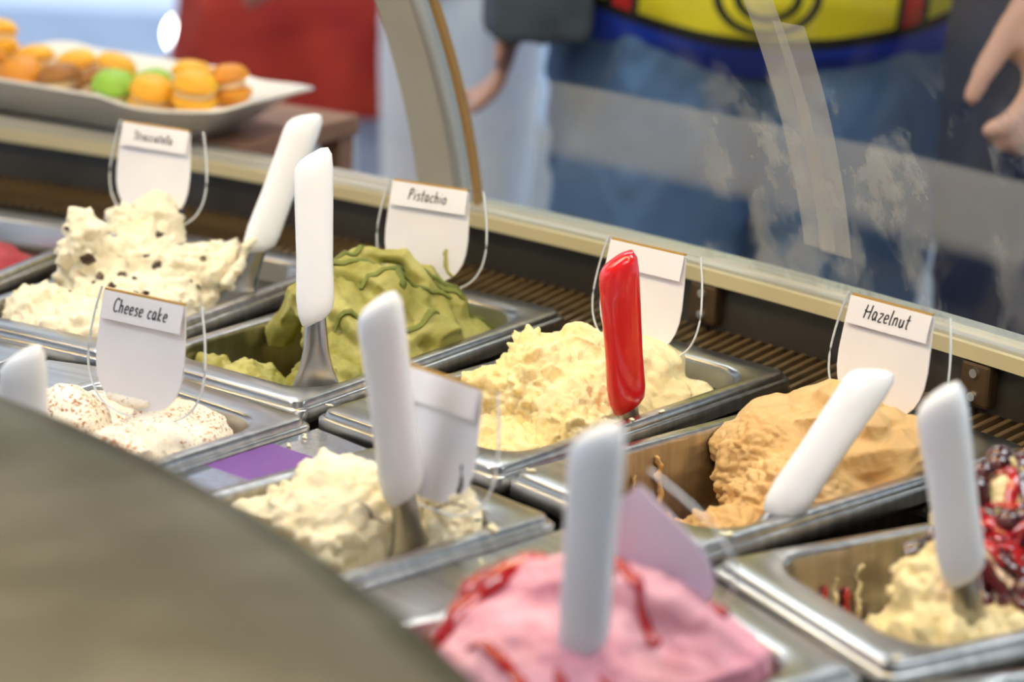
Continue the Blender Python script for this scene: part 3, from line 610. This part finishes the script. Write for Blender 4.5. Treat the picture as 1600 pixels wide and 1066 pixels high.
# ------------------------------------------------------------------ crumbs on the steel
rnd = random.Random(8)
for n, x, y, w_ in (('chee', .098, .150, 'on the purple patched strip near the cheese cake pan corner'), ('chee', .104, .128, 'on the purple patched strip, lower of the two'), ('cream', -.085, -.157, 'on the left corner of the cream pan rim'),
                 ('cream', .082, -.020, 'on the rim beside the red spatula'), ('cream', .082, .012, 'on the rim just right of the red spatula'), ('whit', .1, .09, 'on the steel strip between white and pink pans'), ('haz', .082, .1, 'on the near rim of the hazelnut pan'),
                 ('haz', .080, -.135, 'on the near left corner of the hazelnut pan'), ('haz', -.078, -.157, 'on the far left corner of the hazelnut pan'), ('cher', .080, -.157, 'on the near left corner of the cherry pan'), ('whit', .080, .12, 'on the near rim of the white ice cream pan')):
    s = rnd.uniform(.002, .0034); me = blobmesh([('e', (rnd.uniform(-s, s), rnd.uniform(-s, s), s*.4), (s, s*.8, s*.7)) for i in range(3)], .0012, 1, rough(.0, 1, .002, 300, None, 2))
    zz = -.008 if 'strip' in w_ else 0
    o = link('ice_cream_crumb', me, 'ic_white', None, pmw(n) @ Matrix.Translation((x, y, zz))); tag(o, 'tiny pale crumb ' + w_, 'crumb', 'crumbs on the steel')

# ------------------------------------------------------------------ plate of macarons behind the rail
pc = Vector((-.43, 2.305, .056)); ang = R(-29)
plw = Matrix.Translation(pc) @ Matrix.Rotation(ang, 4, 'Z')
shelf = empty('side_shelf', plw @ Matrix.Translation((-.06, .04, 0))); tag(shelf, 'narrow dark wooden shelf carrying the plate of macarons', 'shelf')
link('shelf_board', box(-.30, .26, -.072, .14, -.022, -.001, .003), 'clad', shelf)
for sx in (-.28, .23):
    for sy in (-.062, .11): link('leg', box(sx, sx+.025, sy, sy+.025, ZF-.056, -.022), 'clad', shelf)
def plate_mesh():
    rings = []; N = 72
    def ring(hx, hy, z, wav, r):
        out = []
        for k in range(N):
            a = 2*math.pi*k/N; c, s = math.cos(a), math.sin(a); e = 2/ r
            x = hx*math.copysign(abs(c)**e, c); y = hy*math.copysign(abs(s)**e, s)
            out.append(Vector((x, y, z + wav*(math.sin(x*38) + .8*math.cos(a*4)))))
        return out
    for hx, hy, z, w in ((.15, .045, 0, 0), (.155, .05, 0, 0), (.20, .085, .030, .003), (.225, .10, .038, .005), (.224, .099, .041, .005), (.198, .082, .034, .003), (.152, .047, .005, 0), (.14, .04, .004, 0)): rings.append(ring(hx, hy, z, w, 5))
    return loft(rings, True, True, True, 50)
o = link('wavy_plate', plate_mesh(), 'porcelain', None, plw @ Matrix.Translation((0, 0, .0005))); tag(o, 'long white porcelain plate with wavy rim holding macarons', 'plate')
def shell_mesh(r, h):
    N = 20; rings = [[Vector((r*s*math.cos(2*math.pi*k/N), r*s*math.sin(2*math.pi*k/N), z)) for k in range(N)] for s, z in ((.9, 0), (1.0, .0015), (1.0, .004), (.96, .4*h), (.8, .72*h), (.5, .93*h), (.15, h))]
    return loft(rings, True, True, True, 60)
SH = {c: shell_mesh(.0225, .0175) for c in 'yobg'}; FI = blobmesh([('e', (0, 0, 0), (.0208, .0208, .005))], .002, 1); FI.materials.append(MT['mac_fill'])
for c in SH: SH[c].materials.append(MT['mac_'+c])
cw = {'y': 'yellow', 'o': 'orange', 'b': 'brown', 'g': 'green'}
macs = [(-.185, .035, .034, 'y'), (-.125, .035, .034, 'y'), (-.155, -.022, .034, 'o'), (-.098, -.020, .034, 'o'), (-.062, .038, .036, 'y'), (-.040, -.018, .034, 'b'), (.016, -.012, .034, 'b'), (-.01, .042, .04, 'y'), (.052, -.034, .034, 'g'), (.066, .020, .034, 'g'),
        (.100, .050, .040, 'y'), (.108, -.036, .034, 'y'), (.128, .004, .040, 'y'), (.165, -.030, .036, 'y'), (.172, .024, .036, 'o'), (-.21, -.015, .034, 'y')]
words = ['first', 'second', 'third', 'fourth', 'fifth', 'sixth', 'seventh', 'eighth', 'ninth']
for i, (x, y, z, c) in enumerate(macs):
    back = y > .01; order = sorted(q[0] for q in macs if (q[1] > .01) == back).index(x)
    x *= .86; y *= .86; z = .033 + .55*max(0, abs(x)-.12) + .4*max(0, abs(y)-.02)
    e = empty('macaron', plw @ Matrix.Translation((x, y, z-.004)) @ Matrix.Rotation(random.uniform(-.35, .35), 4, 'X') @ Matrix.Rotation(random.uniform(-.35, .35), 4, 'Y'))
    tag(e, cw[c] + ' macaron, ' + words[order] + ' from the left in the ' + ('back' if back else 'front') + ' row on the wavy plate', 'macaron', 'macarons on the wavy plate')
    link('shell', SH[c], None, e, Matrix.Translation((0, 0, .004))); link('shell', SH[c], None, e, Matrix.Translation((0, 0, -.004)) @ Matrix.Rotation(math.pi, 4, 'X')); link('filling', FI, None, e)

# ------------------------------------------------------------------ customers
def person(label, loc, yaw, wid=1.0, hgt=1.0, top='white_cloth', legs='jeans', topname='shirt', hem=.86, wide_top=None, hair_long=False, stance=.095, arms=None, voxel=.009, skirt=False, hands=None):
    e = empty('person', Matrix.Translation((*loc, ZF)) @ Matrix.Rotation(R(yaw), 4, 'Z') @ Matrix.Diagonal((1, 1, hgt, 1))); tag(e, label, 'person')
    w = wid; wt = wide_top or wid
    def leg(s, g=0): x = s*stance*w; return [(x*.95, .0, .90, .088*w+g), (x, -.01, .68, .074*w+g), (x, -.012, .48, .056*w**.75+g), (x, .012, .30, .054*w**.6+g), (x, .02, .09, .040+g)]
    A = arms or {}
    def arm(s, g=0):
        P = A.get(s, [(.19, .0, 1.40), (.245, .02, 1.13), (.262, -.05, .89)]); P = [(s*abs(p[0])*(wt if i == 0 else 1) + (s*.04*(wt-1) if i else 0), p[1], p[2]) for i, p in enumerate(P)]
        return [(*P[0], .056+g), (*P[1], .042+g), (*P[2], .030+g)]
    def hand(s):
        if hands and s in hands:
            iv = e.matrix_world.inverted(); return [('t', [(*(iv @ Vector(q[:3])), q[3]) for q in ch]) for ch in hands[s]]
        P = arm(s); wr = Vector(P[2][:3]); d = (wr - Vector(P[1][:3])).normalized(); side = Vector((0, -1, 0)); side = (side - d*side.dot(d)).normalized(); nrm = d.cross(side)*s
        pr = [('t', [(*wr, .026), (*(wr + d*.05 + side*.004), .026)])]
        for i in range(4):
            b = wr + d*.085 + side*(.030 - .020*i); l = (.072, .08, .076, .06)[i]; cur = nrm*(-.012 - .004*i)
            pr.append(('t', [(*(wr + d*.05 + side*(.022-.015*i)), .0125), (*b, .0105), (*(b + d*l*.5 + cur*.6), .0095), (*(b + d*l*.82 + cur*2.0), .0085)]))
        t0 = wr + d*.03 + side*.022; pr.append(('t', [(*t0, .013), (*(t0 + d*.035 + side*.026 - nrm*.006), .0115), (*(t0 + d*.068 + side*.032 - nrm*.012), .0095)]))
        return pr
    body = [('t', leg(-1)), ('t', leg(1)), ('e', (0, 0, .95), (.165*w, .12, .13)), ('e', (0, -.01, 1.10), (.15*w, .11*max(1, w*.9), .15)), ('e', (0, .0, 1.29), (.17*wt, .115, .17)), ('t', [(-.15*wt, 0, 1.405, .06), (0, .005, 1.44, .06), (.15*wt, 0, 1.405, .06)]),
            ('t', [(0, .005, 1.42, .058), (0, -.005, 1.53, .052)]), ('e', (0, -.015, 1.635), (.074, .094, .112)), ('e', (0, -.05, 1.575), (.05, .055, .05)), ('t', [(0, -.104, 1.645, .010), (0, -.122, 1.613, .015)]), ('e', (-.076, 0, 1.625), (.012, .02, .03)), ('e', (.076, 0, 1.625), (.012, .02, .03))]
    for s in (-1, 1):
        body.append(('t', arm(s))); body += hand(s); x = s*stance*w; body.append(('t', [(x, .03, .045, .042), (x + s*.01, -.10, .03, .034), (x + s*.012, -.15, .025, .026)]))
    link('body', blobmesh(body, voxel, 3), 'skin', e)
    tr = [('t', leg(-1, .016)), ('t', leg(1, .016)), ('e', (0, 0, .945), (.175*w, .132, .13))]
    link('trousers', blobmesh(tr, .009, 3), legs, e)
    g = .018; up = [('e', (0, -.01, 1.10), (.168*wt, .125*max(1, wt*.95), .17)), ('e', (0, 0, 1.29), (.186*wt, .133, .175)), ('t', [(-.15*wt, 0, 1.405, .074), (0, .005, 1.425, .074), (.15*wt, 0, 1.405, .074)])]
    N = 40; zt = 1.14
    if skirt: up += [('t', [(0, 0, hem+.14, .15*w), (0, 0, 1.0, .15*w)]), ('e', (0, 0, hem+.0), (.27*w, .20, .36)), ('e', (0, 0, .92), (.19*w, .15, .2))]
    else: up += [('e', (0, -.005, hem+.10), (.188*wt, .15*max(1, wt*.9), .13)), ('e', (0, -.005, hem+.2), (.182*wt, .145*max(1, wt*.9), .16))]
    for s in (-1, 1):
        P = arm(s, g); m_ = [P[0][i]*.35 + P[1][i]*.65 for i in range(3)]; up.append(('t', [P[0], (*m_, P[1][3] + .012)]))
    def cut(c):                                # the cloth ends in a level hem
        c = c.copy()
        if c.z < hem: c.z = hem
        return c
    link(topname, blobmesh(up, .009, 4, rough(.004, 9), cut), top, e)
    for s in (-1, 1):
        x = s*stance*w; link('shoe', blobmesh([('t', [(x, .035, .048, .048), (x + s*.01, -.10, .036, .042), (x + s*.012, -.155, .03, .032)])], .008, 2), 'shoe', e)
        bm = bmesh.new(); bmesh.ops.create_icosphere(bm, subdivisions=2, radius=.0125); me = bpy.data.meshes.new('m'); bm.to_mesh(me); bm.free(); link('eye', me, 'eye', e, Matrix.Translation((s*.031, -.096, 1.642)))
    link('mouth', blobmesh([('t', [(-.022, -.101, 1.570, .006), (0, -.106, 1.570, .008), (.022, -.101, 1.570, .006)])], .003, 1), 'lip', e)
    hp = [('e', (0, .012, 1.668), (.083, .096, .092)), ('e', (0, .05, 1.61), (.075, .06, .09))]
    if hair_long: hp += [('e', (0, .06, 1.50), (.09, .05, .16))]
    link('hair', blobmesh(hp, .008, 2, rough(.004, 40)), 'hair', e)
    return e
p1 = person('person in a blue shirt with yellow print and jeans behind the glass', (.268, 2.64), 0, 1.62, 1.0, 'print_shirt', 'jeans', 'printed_shirt', .802, 1.46, stance=.068, arms={1: [(.19, 0, 1.40), (.18, .12, 1.15), (.05, .20, 1.00)]})
hand2 = [[(.518, 2.23, .31, .030), (.505, 2.20, .24, .033), (.492, 2.19, .185, .034)], [(.520, 2.21, .22, .026), (.515, 2.20, .17, .024)],
  [(.482, 2.19, .235, .018), (.455, 2.18, .192, .0150), (.437, 2.175, .158, .0130), (.427, 2.172, .134, .0105)],
  [(.492, 2.19, .175, .015), (.482, 2.172, .135, .0130), (.463, 2.160, .113, .0120), (.444, 2.160, .106, .0100)], [(.505, 2.195, .170, .015), (.497, 2.178, .125, .0128), (.478, 2.165, .100, .0118), (.457, 2.166, .092, .0098)],
  [(.518, 2.20, .168, .015), (.512, 2.185, .122, .0124), (.494, 2.172, .095, .0115), (.474, 2.172, .086, .0095)], [(.530, 2.205, .170, .014), (.526, 2.192, .130, .0112), (.511, 2.180, .105, .0102), (.495, 2.178, .098, .0088)]]
p2 = person('person in navy clothes at the right with one bare hand hanging', (.65, 2.345), 0, 1.14, 1.0, 'navy', 'navy', 'sweater', .80, 1.0, arms={-1: [(.19, 0, 1.40), (.20, .03, 1.17), (.132, -.115, 1.03)]}, voxel=.006, hands={-1: hand2}, stance=.11)
p3 = person('person in white clothes standing between glass post and yellow print shirt', (-.085, 3.20), -30, .80, 1.0, 'white_cloth', 'white_cloth', 'blouse', .80, .85, True, .07)
p4 = person('person in a long red coat and pale trousers, blurred in the background', (-.33, 3.75), 10, 1.0, 1.0, 'red_cloth', 'pale_blue', 'coat', .53, 1.0, True, .12, skirt=True)
def onperson(p, me, name, m): return link(name, me, m, p)
onperson(p4, tube(spline([(-.15, .0, 1.42), (-.03, -.17, 1.1), (.14, -.17, .78)], 8), .012, 8, .5), 'bag_strap', 'strap')
hb = blobmesh([('b', (.20, -.15, .66), (.09, .035, .085), .3)], .008, 4); o = link('shoulder_bag', hb, 'bag', None, p4.matrix_world.copy()); tag(o, 'yellow brown shoulder bag hanging on the red coat', 'bag')
hb = blobmesh([('b', (-.255, -.12, .93), (.055, .05, .09), .2), ('e', (-.25, -.13, .90), (.06, .055, .07))], .008, 4); o = link('belt_bag', hb, 'greybag', None, p1.matrix_world.copy()); tag(o, 'dark grey bag at the hip of the printed shirt', 'bag')

# glowing globe added far off on the paving in place of a specular glint
gl = empty('glint_globe', loc=(-1.02, 6.9, ZF)); tag(gl, 'added small glowing globe standing in for a bright glint in the far background', 'glint')
link('stem', box(-.02, .02, -.02, .02, -.01, .06), 'shoe', gl)
bm = bmesh.new(); bmesh.ops.create_icosphere(bm, subdivisions=3, radius=.055); me = bpy.data.meshes.new('m'); bm.to_mesh(me); bm.free(); link('globe', me, 'globe', gl, Matrix.Translation((0, 0, .11)))
